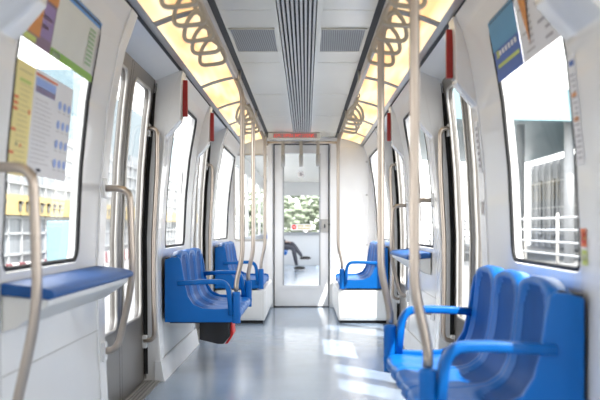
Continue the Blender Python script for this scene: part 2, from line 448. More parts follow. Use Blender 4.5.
mb.box(.262, .278, YE-.05, YE-.036, .955, 1.0, 'dark'); mb.tube([(.31, YE-.02, 1.0), (.345, YE-.03, .99)], .008, 'dark', 8); lk = mb.build('lock_case', lf, bevel=.003)
mb = MB()   # dark gap lines around the door
mb.box(-.345, -.335, YE-.006, YE+.01, .0, 1.965, 'dark'); mb.box(.315, .325, YE-.006, YE+.01, 0, 1.965, 'dark'); mb.box(-.345, .325, YE-.006, YE+.01, 1.955, 1.968, 'dark')
mb.box(-.345, .325, YE-.012, YE+.01, 0, .012, 'black'); r = mb.build('door_gap_seal', t); r.location = -off
# sticker with red round sign and two yellowish text lines, on the glass
mb = MB(); yy = YE-.002
mb.box(-.14, .12, yy, yy+.001, .925, 1.0, 'p_white')
n = 20; mb.add([(-.10+.028*math.cos(2*PI*i/n), yy-.001, .965+.028*math.sin(2*PI*i/n)) for i in range(n)], [tuple(range(n))], 'redb')
mb.box(-.118, -.082, yy-.002, yy-.0015, .960, .970, 'p_white')
for k in range(9):
    if k not in (4,): mb.box(-.055+k*.018, -.042+k*.018, yy-.001, yy-.0005, .970, .988, 'p_ytext')
for k in range(8): mb.box(-.050+k*.018, -.037+k*.018, yy-.001, yy-.0005, .940, .956, 'p_ytext')
tag(mb.build('door_sticker'), 'white sticker with red round mark and yellow text on the end door glass', 'sticker')
mb = MB(); mb.add([(-.018+.042*math.cos(2*PI*i/n), yy, 1.60+.042*math.sin(2*PI*i/n)) for i in range(n)], [tuple(range(n))], 'p_white')
mb.box(-.03, -.004, yy-.001, yy-.0005, 1.58, 1.62, 'p_text'); mb.box(-.012, .012, yy-.002, yy-.001, 1.59, 1.605, 'p_text')
tag(mb.build('round_sticker'), 'round white sticker with grey symbol high on the end door glass', 'sticker')

# pillars (trim) between bays and doors ------------------------------------
tn = 0
def rib(s, y0, y1, header):
    global tn
    tn += 1
    hs = [0, .12, .4, .8, 1.2, 1.5]
    if header: inner = [(s*(wx(h)-.008), h) for h in hs]+[(s*.835, 1.53), (s*.745, 1.635), (s*.732, 1.90), (s*.722, 1.943)]
    else: inner = [(s*(wx(h)-.008), h) for h in hs]+[(s*(wx(1.77)-.008), 1.77), (s*.728, 1.943)]
    poly = inner+[(s*.95, 1.945), (s*.95, 0)]
    mb = MB(); mb.prism(poly, y0, y1, 'white2')
    tag(mb.build('trim_%d' % tn, bevel=.006), kind='structure')
for s in (-1, 1):
    rib(s, 2.655, 3.05, True); rib(s, 4.47 if s < 0 else 4.63, 4.615 if s < 0 else 4.775, s == 1); rib(s, 6.255, 6.42, True); rib(s, 8.08, 8.245, True); rib(s, 9.875, 9.99, False)
# skirting: thick white foot
for s, nm in ((-1, 'left'), (1, 'right')):
    mb = MB()
    for (y0, y1) in side_bays(s)[1:3]:
        mb.prism([(s*.835, 0), (s*.842, .02), (s*.858, .12), (s*.862, .128), (s*.90, .128), (s*.90, 0)], y0-.01, y1+.01, 'skirt')
        mb.box(s*.868, s*.874, y0+.11, y1-.11, .128, .134, 'plast')
        mb.box(s*(wx(.6)-.004), s*(wx(.6)), y0+.11, y1-.11, .50, .505, 'plast')
    tag(mb.build('baseboard_'+nm, bevel=.003), kind='structure')

# ------------------------------------------------------------------ seats
def arm_mesh(s, y):
    """arm loop: from the backrest forward, then down to the pan, with the pole sleeve"""
    mb = MB(); d = lambda v: s*(.852-v)
    path = smooth_path([(d(.07), y, .602), (d(.28), y, .614), (d(.395), y, .608), (d(.413), y, .40)], 8, .075)
    sec = []
    for cx, cy, a0 in ((.012, .016, 0), (-.012, .016, PI/2), (-.012, -.016, PI), (.012, -.016, 3*PI/2)):
        for k in range(4):
            a = a0+PI/2*k/3; sec.append((cx*1.0+.010*math.cos(a), cy*1.0+.008*math.sin(a)))
    mb.sweep(path, [(b*1.25, a*.72) for a, b in sec], 'blue', up=(0, 1, 0))
    return mb
def seat_row(s, y0, n, w, arms, name='seat_bench', end_panels=(True, True), label='', top=.80):
    t = empty(name, (s*.85, y0, .35)); off = t.location.copy(); tag(t, label, 'seat')
    d = lambda v: s*(.852-v)
    prof = [(.085, .768), (.090, .71), (.098, .64), (.108, .57), (.122, .51), (.145, .462), (.185, .435), (.24, .424), (.30, .424), (.37, .430), (.43, .432), (.462, .424), (.478, .405), (.480, .375), (.470, .36)]
    # arc-length resample
    L = [0]
    for a, b in zip(prof, prof[1:]): L.append(L[-1]+math.dist(a, b))
    def pp(v):
        q = v*L[-1]
        for i in range(len(L)-1):
            if q <= L[i+1]+1e-9:
                tt = (q-L[i])/(L[i+1]-L[i]); return (prof[i][0]+(prof[i+1][0]-prof[i][0])*tt, prof[i][1]+(prof[i+1][1]-prof[i][1])*tt)
        return prof[-1]
    NU, NV = 22, 44
    ss = lambda e0, e1, x: (lambda k: k*k*(3-2*k))(max(0, min(1, (x-e0)/(e1-e0))))
    for k in range(n):
        yc = y0+(k+.5)*w; vs = []; G = []
        for j in range(NV+1):
            v = j/NV; a = pp(max(0, v-.01)); b = pp(min(1, v+.01)); tx, tz = b[0]-a[0], b[1]-a[1]; l = math.hypot(tx, tz); nx, nz = -tz/l, tx/l   # points to sitter
            for i in range(NU+1):
                u = -1+2*i/NU; p = pp(v)
                # rim raised, pad recessed: rounded pad zone
                eu = abs(u)/.80
                ev = 0
                if v < .12: ev = (.12-v)/.12*1.1
                if .50 < v: ev = (v-.50)/.10
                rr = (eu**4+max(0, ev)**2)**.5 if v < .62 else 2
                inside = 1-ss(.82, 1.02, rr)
                scoop = -.012*inside-.006*(1-u*u)*ss(0, .2, v)
                # pan: grooves front to back
                pan = ss(.58, .70, v)
                scoop += pan*(-.010*(1-abs(u)**3)-.004*math.cos(u*PI*2))
                edge = -.010*ss(.93, 1.0, abs(u))
                off_ = scoop+edge
                X = p[0]+nx*off_; Z = p[1]+nz*off_
                if v < .25: Z += (.032*(1-abs(u)**3.2))*(1-v/.25)
                if v > .8: X += (.022*(1-abs(u)**3)-.018)*((v-.8)/.2)
                vs.append((d(X), yc+u*w/2*.998, Z)); G.append(rr < .93)
        fs = []; fp = []
        for j in range(NV):
            for i in range(NU):
                q = (j*(NU+1)+i, j*(NU+1)+i+1, (j+1)*(NU+1)+i+1, (j+1)*(NU+1)+i)
                (fp if all(G[x] for x in q) else fs).append(q)
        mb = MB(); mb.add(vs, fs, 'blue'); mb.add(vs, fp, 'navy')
        # rounded top and back face
        top_i = [(vs[i][0], vs[i][1], vs[i][2]) for i in range(NU+1)]
        back = [(d(.028), p[1], p[2]+.004) for p in top_i]; back2 = [(d(.012), p[1], p[2]-.012) for p in top_i]; low = [(d(.012), p[1], .36) for p in top_i]
        m_ = NU+1; topm = [((a[0]*.5+b[0]*.5), a[1], a[2]+.010) for a, b in zip(top_i, back)]
        mb.add(top_i+topm+back+back2+low, [(r*m_+i, r*m_+i+1, (r+1)*m_+i+1, (r+1)*m_+i) for r in range(4) for i in range(NU)], 'blue')
        bot = [vs[NV*(NU+1)+i] for i in range(NU+1)]
        mb.add(bot+low, [(i, i+1, m_+i+1, m_+i) for i in range(NU)], 'blue')
        r = mb.build('seat_shell', t, smooth=True); r.location = -off
    # end panels
    ys = []
    if end_panels[0]: ys.append(y0-.012)
    if end_panels[1]: ys.append(y0+n*w+.012)
    for y in ys:
        mb = MB()
        poly = [(d(-.014), .35), (d(-.014), .755), (d(.03), .768), (d(.07), .773), (d(.088), .758), (d(.100), .70), (d(.115), .60), (d(.135), .52), (d(.17), .465), (d(.23), .44), (d(.31), .436), (d(.44), .44), (d(.468), .43), (d(.476), .405), (d(.472), .36), (d(.462), .35)]
        mb.prism(poly, y-.013, y+.013, 'blue'); r = mb.build('side_panel', t, bevel=.005); r.location = -off
    for y in arms:
        mb = arm_mesh(s, y); am = mb.build('armrest', t, smooth=True); am.location = -off
        mb = MB(); mb.tube([(s*.405, y, .345), (s*.405, y, .35), (s*.405, y, .535), (s*.405, y, .54)], .027, 'blue', 16)
        mb.ball((s*.405, y, .54), .027, 'blue', (1, 1, .35)); mb.build('pole_sleeve', am, smooth=True)
    mb = MB(); mb.box(s*.853, s*.868, y0, y0+n*w, .36, .765, 'black'); mb.box(s*.45, s*.84, y0+.03, y0+n*w-.03, .34, .358, 'dark')
    r = mb.build('mounting_bracket', t); r.location = -off
    return t
def pole(s, y, label):
    mb = MB(); path = smooth_path([(s*.405, y, .551), (s*.407, y, .60), (s*.366, y, .78), (s*.366, y, 1.83), (s*.412, y, 1.93)], 8, .06)
    mb.tube(path, .0155, 'steel', 16); tag(mb.build('grab_pole', smooth=True), label, 'pole')

w = .435
YL, YR, YN = 6.47, 2.97, 10.02
seat_row(-1, YL, 3, w, (YL-.012, YL+3*w+.012), label='row of three blue moulded seats with armrests on the left, hanging above the floor')
seat_row(1, YR, 3, w, (YR-.012, YR+3*w+.012), label='nearest row of three blue moulded seats under the right window')
seat_row(-1, YN, 3, w, (YN-.012,), label='blue moulded seats on a white box at the far left end')
seat_row(1, YN, 3, w, (YN-.012,), label='blue moulded seats on a white box at the far right end')
pole(-1, YL-.012, 'steel pole rising from the near armrest of the left hanging seat row')
pole(-1, YL+3*w+.012, 'steel pole rising from the far armrest of the left hanging seat row')
pole(1, YR-.012, 'thick blurred steel pole rising from the nearest armrest on the right')
pole(1, YR+3*w+.012, 'steel pole rising from the second armrest of the nearest right seat row')
pole(-1, YN-.012, 'thin steel pole at the white boxed seats at far left end')
pole(1, YN-.012, 'thin steel pole at the white boxed seats at far right end')
# box under left row
t = empty('equipment_box', (-.56, 6.75, .19)); tag(t, 'small black box with red side hanging under the left seat row', 'box')
mb = MB(); mb.prism([(-.10, .03), (.02, 0), (.06, 0), (.10, .05), (.10, .148), (-.10, .148)], -.13, .15, 'dark'); mb.build('case', t, bevel=.006)
mb = MB(); mb.prism([(.064, -.002), (.085, 0), (.122, .06), (.115, .14), (.102, .14), (.102, .052)], -.10, .12, 'redb'); mb.build('red_cover', t, bevel=.004)
# white cabinets below far seats
for s, nm in ((-1, 'left'), (1, 'right')):
    t = empty('seat_cabinet', (s*.6, 11, 0)); off = t.location.copy(); tag(t, 'off-white box cabinet carrying the far %s seats' % nm, 'cabinet')
    mb = MB(); mb.box(s*.37, s*.86, YN-.015, YE, .03, .333, 'cab'); r = mb.build('carcass', t, bevel=.006); r.location = -off
    mb = MB(); mb.box(s*.385, s*.86, YN+.0, YE, 0, .03, 'black'); r = mb.build('plinth', t); r.location = -off
    mb = MB()
    for k in range(3): mb.box(s*.362, s*.371, YN+.05+k*.66, YN+.66+k*.66, .05, .325, 'cab')
    r = mb.build('side_panels', t, bevel=.003); r.location = -off
    mb = MB(); mb.box(s*.40, s*.84, YN-.022, YN-.015, .05, .325, 'cab'); r = mb.build('front_panel', t, bevel=.003); r.location = -off
# ledge above left far seats (white panel behind backs)
# ------------------------------------------------------------------ perches
def perch(s, y0, y1, label):
    t = empty('perch_seat', (s*.88, y0, .7)); off = t.location.copy(); tag(t, label, 'perch seat')
    mb = MB(); mb.prism([(s*.885, .795), (s*.76, .780), (s*.728, .772), (s*.719, .762), (s*.721, .750), (s*.735, .743), (s*.885, .757)], y0, y1, 'perch')
    r = mb.build('cushion', t, bevel=.012); r.location = -off
    mb = MB(); mb.prism([(s*.885, .756), (s*.740, .742), (s*.745, .722), (s*.84, .655), (s*.885, .64)], y0+.012, y1-.012, 'cab')
    r = mb.build('bracket', t, bevel=.004); r.location = -off
perch(-1, 3.04, 4.44, 'blue padded perch ledge on grey bracket under the left window')
perch(1, 6.72, 8.10, 'blue padded perch ledge on the right wall beyond the near doors')
def handle_short(s, y, label):
    t = empty('grab_bar', (s*.87, y, .4)); off = t.location.copy(); tag(t, label, 'grab bar')
    mb = MB(); mb.tube(smooth_path([(s*.875, y, 1.14), (s*.755, y, 1.14), (s*.742, y, .78), (s*.755, y, .66), (s*.81, y, .41), (s*.88, y, .40)], 8, .06), .0155, 'steel', 14)
    r = mb.build('bar', t, smooth=True); r.location = -off
    for z in (1.14, .40):
        mb = MB(); mb.box(s*.862, s*.885, y-.03, y+.03, z-.045, z+.045, 'white2'); r = mb.build('mounting_plate', t, bevel=.005); r.location = -off
handle_short(-1, 2.93, 'nearest curved steel grab handle at the near end of the left perch ledge')
handle_short(-1, 4.54, 'curved steel grab handle between the left perch ledge and the near doors')
handle_short(1, 6.55, 'curved steel grab handle at the near end of the right perch ledge')
handle_short(1, 8.17, 'curved steel grab handle at the far end of the right perch ledge')
def handle_tall(s, y, label):
    t = empty('grab_bar', (s*.93, y, .3)); off = t.location.copy(); tag(t, label, 'grab bar')
    mb = MB(); mb.tube(smooth_path([(s*.955, y, 1.575), (s*.875, y, 1.575), (s*.878, y, 1.3), (s*.900, y, .9), (s*.90, y, .6), (s*.892, y, .27), (s*.96, y, .26)], 8, .05), .0145, 'steel', 14)
    r = mb.build('bar', t, smooth=True); r.location = -off
    for z, x in ((1.575, .93), (.265, .95)):
        mb = MB(); mb.box(s*(x-.01), s*(x+.03), y-.01, y+.04, z-.05, z+.03, 'white2'); r = mb.build('mounting_plate', t, bevel=.005); r.location = -off
handle_tall(-1, 6.19, 'tall steel grab handle beside the near left doors')
handle_tall(1, 6.19, 'tall steel grab handle beside the near right doors')
handle_tall(-1, 9.81, 'tall steel grab handle beside the far left doors')
handle_tall(1, 9.81, 'tall steel grab handle beside the far right doors')
# red covers
def redbar(s, y, label):
    t = empty('strip_light', (s*.742, y, 1.78)); tag(t, label, 'strip light')
    mb = MB(); mb.box(-s*.036, s*.0, -.02, .02, -.115, .115, 'red'); mb.build('cover', t, bevel=.004)
    mb = MB(); mb.box(-s*.006, s*.006, -.03, .03, -.122, .122, 'plast'); mb.build('backplate', t)
for s, y, l in ((-1, 6.35, 'dark red upright strip light on the white pillar past the near left doors'), (-1, 8.16, 'dark red upright strip light on the far left pillar before the far doors'),
                (1, 4.72, 'large dark red upright strip light on the pillar before the near right doors'), (1, 8.16, 'small dark red upright strip light on the far right pillar'),
                (1, 6.35, 'dark red upright strip light on the pillar past the near right doors')):
    redbar(s, y, l)

# handrails and straps --------------------------------------------------------
for s, nm in ((-1, 'left'), (1, 'right')):
    t = empty('handrail', (s*.412, 6, 1.93)); off = t.location.copy(); tag(t, 'long overhead steel handrail beside the %s light panel' % nm, 'handrail')
    mb = MB(); mb.tube([(s*.412, 1.6, 1.93), (s*.412, 11.72, 1.93)], .0145, 'steel', 12); r = mb.build('rail', t, smooth=True); r.location = -off
    for y in (2.3, 4.4, 6.9, 9.2, 11.5):
        mb = MB(); mb.tube([(s*.412, y, 1.93), (s*.412, y, 2.045)], .010, 'alu', 10); r = mb.build('bracket', t, smooth=True); r.location = -off
t = empty('crossbar', (0, 11.72, 1.955)); off = t.location.copy(); tag(t, 'horizontal steel crossbar above the end door', 'crossbar')
mb = MB(); mb.tube([(-.43, 11.72, 1.955), (.43, 11.72, 1.955)], .014, 'steel', 12); r = mb.build('bar', t, smooth=True); r.location = -off
for s in (-1, 1):
    mb = MB(); mb.tube([(s*.43, 11.72, 1.92), (s*.43, 11.72, 2.045)], .016, 'alu', 10); r = mb.build('end_bracket', t, smooth=True); r.location = -off
def strap_proto(rot):
    t = empty('hanging_strap', (0, 0, 0))
    pts = smooth_path([(0, 0, -.062), (.052, 0, -.105), (.078, 0, -.195), (0, 0, -.200), (-.078, 0, -.195), (-.052, 0, -.105), (0, 0, -.062)], 6, .04)[:-1]
    mb = MB(); mb.sweep(pts, [(.0085*math.cos(2*PI*i/10), .0105*math.sin(2*PI*i/10)) for i in range(10)], 'strap', closed=True, up=(0, 1, 0))
    mb.build('grip_loop', t, smooth=True)
    mb = MB(); mb.tube([(.017*math.cos(2*PI*i/14), 0, .017*math.sin(2*PI*i/14)) for i in range(14)], .006, 'strap', 6, closed=True)
    mb.box(-.011, .011, -.006, .006, -.080, -.012, 'strap'); mb.build('strap_band', t)
    return t
proto = strap_proto(0); used = False
ords = ['nearest', 'second', 'third', 'fourth', 'fifth', 'sixth']
for s, nm in ((-1, 'left'), (1, 'right')):
    for yy, cl, k0 in (((3.55, 3.88, 4.2, 4.5, 4.82), 'near', 0), ((7.35, 7.62, 8.0, 8.3), 'far', 0)):
        for k, y in enumerate(yy):
            if used: t = copy_tree(proto)
            else: t = proto; used = True
            t.scale = (.88, .88, .92); t.location = (s*.425, y, 1.93); t.rotation_euler = (0, s*.12, s*random.uniform(-.25, .25))
            lab = '%s grip in the %s cluster of hanging straps on the %s handrail' % (ords[k], cl, nm)
            tag(t, lab, 'strap', '%s cluster of straps on the %s rail' % (cl, nm))
for x, l in ((-.225, 'left'), (-.012, 'middle'), (.185, 'right')):
    t = empty('hanging_strap', (x, 11.72, 1.955)); tag(t, '%s one of three narrow straps hanging from the crossbar over the end door' % l, 'strap', 'straps on the crossbar')
    mb = MB(); mb.box(-.019, .019, -.016, .016, -.16, .018, 'strap'); mb.build('strap_band', t, bevel=.002)
    mb = MB(); pts = smooth_path([(0, 0, -.14), (0, .04, -.18), (0, .062, -.27), (0, 0, -.285), (0, -.062, -.27), (0, -.04, -.18), (0, 0, -.14)], 5, .03)[:-1]
    mb.sweep(pts, [(.024*math.cos(2*PI*i/10), .010*math.sin(2*PI*i/10)) for i in range(10)], 'plast', closed=True, up=(1, 0, 0)); mb.build('grip_loop', t, smooth=True)
# LED sign
t = empty('led_sign', (-.06, 11.45, 2.0)); tag(t, 'grey display box with red lit characters above the end door', 'sign')
mb = MB(); mb.prism([(-.33, -.025), (.27, -.025), (.27, .045), (-.33, .045)], 0, .12, 'ceil'); mb.build('housing', t, bevel=.004)
M['led'] = mat('led_red', (.6, .05, .04), .5, emis=(1, .10, .07), es=.8)
mb = MB(); random.seed(3)
M['ledback'] = mat('led_back', (.42, .30, .28), .4)
mb.box(-.27, .23, -.003, -.001, -.012, .036, 'ledback')
x = -.26
for wd in (4, 5, 3, 6):
    for c in range(wd):
        for a_ in range(3):
            for b_ in range(5):
                if random.random() < .58: mb.box(x+a_*.006, x+a_*.006+.0045, -.005, -.003, -.008+b_*.008, -.002+b_*.008, 'led')
        x += .023
    x += .016
mb.build('display', t)
# emblem sticker on right pillars
def poster(s, y0, y1, h0, h1, back, items, name, label, off=.004, f=wx, cat='poster'):
    """items: (u0,u1,v0,v1,material) with u from near to far, v from bottom to top"""
    mb = MB()
    def pt(u, v, o): h = h0+(h1-h0)*v; return (s*(f(h)-o), y0+(y1-y0)*u, h)
    n = 6
    for i in range(n): mb.quad(pt(0, i/n, off), pt(1, i/n, off), pt(1, (i+1)/n, off), pt(0, (i+1)/n, off), back)
    for it in items:
        u0, u1, v0, v1, m_ = it[:5]
        if len(it) > 5:   # disc
            k = 14; mb.add([pt((u0+u1)/2+(u1-u0)/2*math.cos(2*PI*i/k), (v0+v1)/2+(v1-v0)/2*math.sin(2*PI*i/k), off+.002) for i in range(k)], [tuple(range(k))], m_)
        else:
            mb.quad(pt(u0, v0, off+.0018), pt(u1, v0, off+.0018), pt(u1, v1, off+.0018), pt(u0, v1, off+.0018), m_)
    o = mb.build(name); tag(o, label, cat)
    return o
g = lambda h: wx(h)+.004
items = [(0, .55, .12, .92, 'p_orange'), (.1, .95, .16, .62, 'p_violet'), (.18, .88, .40, .47, 'p_pink'), (.18, .80, .28, .34, 'p_pink'), (.0, .45, .02, .10, 'p_lime'), (.62, 1, .66, 1, 'p_orange'), (.8, 1, .8, 1, 'p_blue')]
poster(-1, 3.09, 3.43, 1.555, 1.795, 'p_purple', items, 'advert_card', 'purple and orange advert card at top of the left window', f=g)
items = [(0, 1, .90, 1, 'p_blue'), (0, 1, 0, .12, 'p_green'), (.96, 1, .1, .9, 'p_grey'), (.04, .2, .02, .10, 'p_white')]
for k in range(9): items.append((.74, .90, .22+k*.068, .26+k*.068, 'p_lgreen'))
poster(-1, 3.43, 4.09, 1.555, 1.795, 'p_map', items, 'route_map_card', 'pale route map card with blue top and green base on the left window', f=g)
items = [(.1, .85, .91, .925, 'p_ytext'), (.2, .8, .82, .85, 'p_lime')]
for v in (.66, .61, .56, .38, .18): items.append((.0, .22, v, v+.025, 'p_red'))
for k in range(16): items.append((.25, .25+random.uniform(.45, .68), .12+k*.045, .128+k*.045, 'p_ytext'))
items += [(.78, .9, .56, .60, 'p_red'), (.3, .36, .26, .29, 'p_key'), (.5, .58, .25, .28, 'p_red')]
poster(-1, 3.09, 3.30, 1.13, 1.49, 'p_yellow', items, 'notice_poster', 'yellow notice sheet with red marks stuck on the left window', f=g)
items = [(.02, .55, .945, .965, 'p_red'), (.04, .52, .79, .93, 'p_lblue'), (.04, .52, .79, .85, 'p_pink')]
for k in range(15): items.append((.05, .05+random.uniform(.3, .46), .12+k*.043, .127+k*.043, 'p_grey'))
for r_ in range(4):
    for c_ in range(3): items.append((.62+c_*.13, .70+c_*.13, .12+r_*.2, .21+r_*.2, 'p_lblue', 1)); items.append((.62+c_*.13, .70+c_*.13, .09+r_*.2, .10+r_*.2, 'p_grey'))
items += [(.20, .32, .04, .075, 'p_key', 1), (.10, .24, .012, .03, 'p_key')]
poster(-1, 3.295, 3.83, 1.14, 1.49, 'p_white', items, 'information_poster', 'white information sheet with small blue figures on the left window', f=g)
# right window cards
items = [(0, 1, .5, 1, 'p_cyan'), (0, 1, 0, .14, 'p_dblue')]
for k in range(5): items.append((.12+k*.16, .24+k*.16, .60+.02*k, .72+.02*k, 'p_lime' if k > 1 else 'p_pink'))
for k in range(7): items.append((.1+k*.12, .18+k*.12, .38, .46, 'p_white'))
items += [(.06, .9, .20, .26, 'p_lime'), (.78, .9, .36, .48, 'p_lime')]
poster(1, 3.62, 4.09, 1.555, 1.795, 'p_dblue', items, 'advert_card', 'blue advert card with yellow lettering at top of the right window', f=g)
items = []
for k in range(8): items.append((.62, .62+random.uniform(.15, .32), .10+k*.09, .13+k*.09, 'p_grey'))
for k in range(5): items.append((.15, .15+random.uniform(.15, .35), .10+k*.13, .14+k*.13, 'p_text'))
poster(1, 3.09, 3.615, 1.555, 1.795, 'p_white', items, 'route_map_card', 'white timetable card with grey text at top of the right window', f=g)
mb = MB(); q = lambda y, h: (g(h)-.009, y, h)
mb.add([q(3.54, 1.79), q(3.42, 1.79), q(3.47, 1.60)], [(0, 1, 2)], 'p_orange')
tag(mb.build('pennant_sticker'), 'narrow orange triangle pointing down on the right window cards', 'sticker')
# printed notice strips on the door side pillars
def notice(s, y, x0, x1, h0, h1, label, rows, cat='notice', name='notice_strip'):
    mb = MB(); yy = y
    pt = lambda u, v: (s*(wx(h0+(h1-h0)*v)-.008-.0015), y+u, h0+(h1-h0)*v)
    for i in range(6): mb.quad(pt(x0, i/6), pt(x1, i/6), pt(x1, (i+1)/6), pt(x0, (i+1)/6), 'p_white')
    def p2(u, v): a = pt(x0+(x1-x0)*u, v); return (a[0]-s*.001, a[1], a[2])
    for (u0, u1, v0, v1, m_) in rows: mb.quad(p2(u0, v0), p2(u1, v0), p2(u1, v1), p2(u0, v1), m_)
    tag(mb.build(name), label, cat)
rows = [(.15, .75, .90, .95, 'p_dblue'), (.2, .8, .62, .66, 'p_orange'), (.2, .8, .40, .44, 'p_orange')]+[(.15, random.uniform(.5, .85), .06+k*.05, .075+k*.05, 'p_text') for k in range(16)]
notice(1, 2.655, .30, .385, 1.15, 1.48, 'narrow white notice with small text on nearest right pillar', rows)
rows = [(0, 1, .5, 1, 'p_red'), (.2, .8, .6, .9, 'redb'), (0, 1, 0, .42, 'p_lime'), (.2, .8, .12, .3, 'p_white'), (.1, .5, .7, .8, 'p_yellow')]
notice(1, 2.655, .31, .37, .85, .96, 'red and yellow green safety sticker on nearest right pillar', rows, 'sticker', 'safety_sticker')
rows = [(.1, .9, .1, .9, 'p_grey')]
notice(1, 4.63, .025, .085, 1.02, 1.09, 'small grey sticker on the pillar before the near right doors', rows, 'sticker', 'pillar_sticker')
rows = [(.15, .85, .1+k*.12, .16+k*.12, 'p_text') for k in range(7)]
notice(1, 4.63, .02, .09, 1.22, 1.46, 'pale printed notice on the pillar before the near right doors', rows)

# ------------------------------------------------------------------ adjacent car behind the end door
A0, A1 = 12.5, 25.2
mb = MB(); mb.box(-.95, .95, A0, A1, -.06, 0, 'floor'); tag(mb.build('floor_next_car'), kind='structure')
mb = MB(); mb.box(-1, 1, A0, A1, 2.1, 2.15, 'ceil'); tag(mb.build('ceiling_next_car'), kind='structure')
for s, nm in ((-1, 'left'), (1, 'right')):
    mb = MB(); mb.box(s*.95, s*.99, A0, A1, 0, .80, 'white'); mb.box(s*.95, s*.99, A0, A1, 1.85, 2.1, 'white')
    for y in (A0, 14.8, 17.0, 19.4, 21.6, 24.0): mb.box(s*.95, s*.99, y, y+.5, .8, 1.85, 'white')
    tag(mb.build('wall_next_car_'+nm), kind='structure')
mb = MB(); mb.box(-1, 1, A1, A1+.05, 0, .78, 'white'); mb.box(-1, 1, A1, A1+.05, 1.75, 2.1, 'white')
mb.box(-1, -.7, A1, A1+.05, .78, 1.75, 'white'); mb.box(.7, 1, A1, A1+.05, .78, 1.75, 'white'); mb.box(-1, 1, A1-.03, A1, .76, .84, 'mull')
tag(mb.build('wall_next_car_end'), kind='structure')
t = seat_row(-1, 21.9, 3, w, (), label='blue seat row in the next car, under the seated person')
# gangway plates between the cars
mb = MB(); mb.box(-.4, .4, YE+.3, A0, -.05, -.005, 'sill'); tag(mb.build('floor_gangway'), kind='structure')
# seated person (skin modifier figure)
def person():
    t = empty('person', (-.62, 22.5, 0)); tag(t, 'person in dark trousers sitting with crossed legs in the next car', 'person')
    nodes = {'pel': ((-.60, 22.5, .56), .105), 'sp': ((-.62, 22.5, .76), .10), 'ch': ((-.63, 22.5, .94), .11), 'nk': ((-.70, 22.5, 1.08), .055), 'hd': ((-.67, 22.5, 1.17), .08), 'ht': ((-.66, 22.5, 1.27), .075),
             'sl': ((-.71, 22.34, 1.0), .06), 'el': ((-.62, 22.28, .76), .042), 'hl': ((-.42, 22.38, .64), .03),
             'sr': ((-.71, 22.66, 1.0), .06), 'er': ((-.62, 22.74, .76), .042), 'hr': ((-.42, 22.60, .64), .03),
             'll': ((-.56, 22.40, .53), .075), 'kl': ((-.24, 22.42, .50), .06), 'al': ((-.16, 22.42, .09), .038),
             'lr': ((-.56, 22.60, .53), .075), 'kr': ((-.26, 22.46, .60), .06), 'ar': ((-.04, 22.38, .30), .038)}
    ed = [('pel', 'sp'), ('sp', 'ch'), ('ch', 'nk'), ('nk', 'hd'), ('hd', 'ht'), ('ch', 'sl'), ('sl', 'el'), ('el', 'hl'), ('ch', 'sr'), ('sr', 'er'), ('er', 'hr'),
          ('pel', 'll'), ('ll', 'kl'), ('kl', 'al'), ('pel', 'lr'), ('lr', 'kr'), ('kr', 'ar')]
    names = list(nodes); me = bpy.data.meshes.new('body')
    me.from_pydata([Vector(nodes[n][0])-Vector((-.62, 22.5, 0)) for n in names], [(names.index(a), names.index(b)) for a, b in ed], [])
    o = bpy.data.objects.new('body', me); C.objects.link(o); o.parent = t
    sk = o.modifiers.new('skin', 'SKIN'); sk.use_smooth_shade = True
    if not me.skin_vertices: 
        bpy.context.view_layer.objects.active = o
    for i, n in enumerate(names):
        if me.skin_vertices:
            me.skin_vertices[0].data[i].radius = (nodes[n][1],)*2
            me.skin_vertices[0].data[i].use_root = (n == 'pel')
    sb = o.modifiers.new('sub', 'SUBSURF'); sb.levels = 2; sb.render_levels = 2
    me.materials.append(M['trouser'])
    off = Vector((-.62, 22.5, 0))
    mb = MB()   # jacket
    mb.tube([(-.58, 22.5, .60), (-.61, 22.5, .76), (-.62, 22.5, .94), (-.64, 22.5, 1.04)], .125, 'shirt', 16)
    r = mb.build('jacket', t, smooth=True); r.location = -off
    mb = MB(); mb.ball((-.655, 22.5, 1.20), .105, 'skin', (.95, .8, 1.15)); mb.ball((-.56, 22.5, 1.19), .018, 'skin')
    for q in (-1, 1): mb.ball((-.655, 22.5+q*.085, 1.19), .022, 'skin', (.8, .5, 1.2)); mb.ball((-.568, 22.5+q*.032, 1.215), .010, 'shoe')
    mb.box(-.562, -.556, 22.475, 22.525, 1.145, 1.152, 'redw')
    r = mb.build('face', t, smooth=True); r.location = -off
    mb = MB(); mb.ball((-.685, 22.5, 1.235), .115, 'hair', (.9, .85, .95)); r = mb.build('hair', t, smooth=True); r.location = -off
    for hy in (22.38, 22.60):
        mb = MB(); mb.ball((-.40, hy, .635), .04, 'skin', (1.1, .8, .45))
        for k in range(4): mb.tube([(-.37, hy-.024+k*.016, .638), (-.33, hy-.024+k*.016, .632), (-.305+.004*k, hy-.024+k*.016, .615)], .008, 'skin', 6)
        mb.tube([(-.40, hy+.028, .635), (-.365, hy+.045, .628)], .009, 'skin', 6)
        r = mb.build('hand', t, smooth=True); r.location = -off
    for (x, y, z, a) in ((-.10, 22.42, .045, 0), (.03, 22.37, .27, -.5)):
        mb = MB(); mb.ball((x, y, z), .13, 'shoe', (1, .36, .34)); mb.box(x-.12, x+.12, y-.04, y+.04, z-.045, z-.028, 'p_white'); r = mb.build('shoe', t, smooth=True); r.location = -off
person()

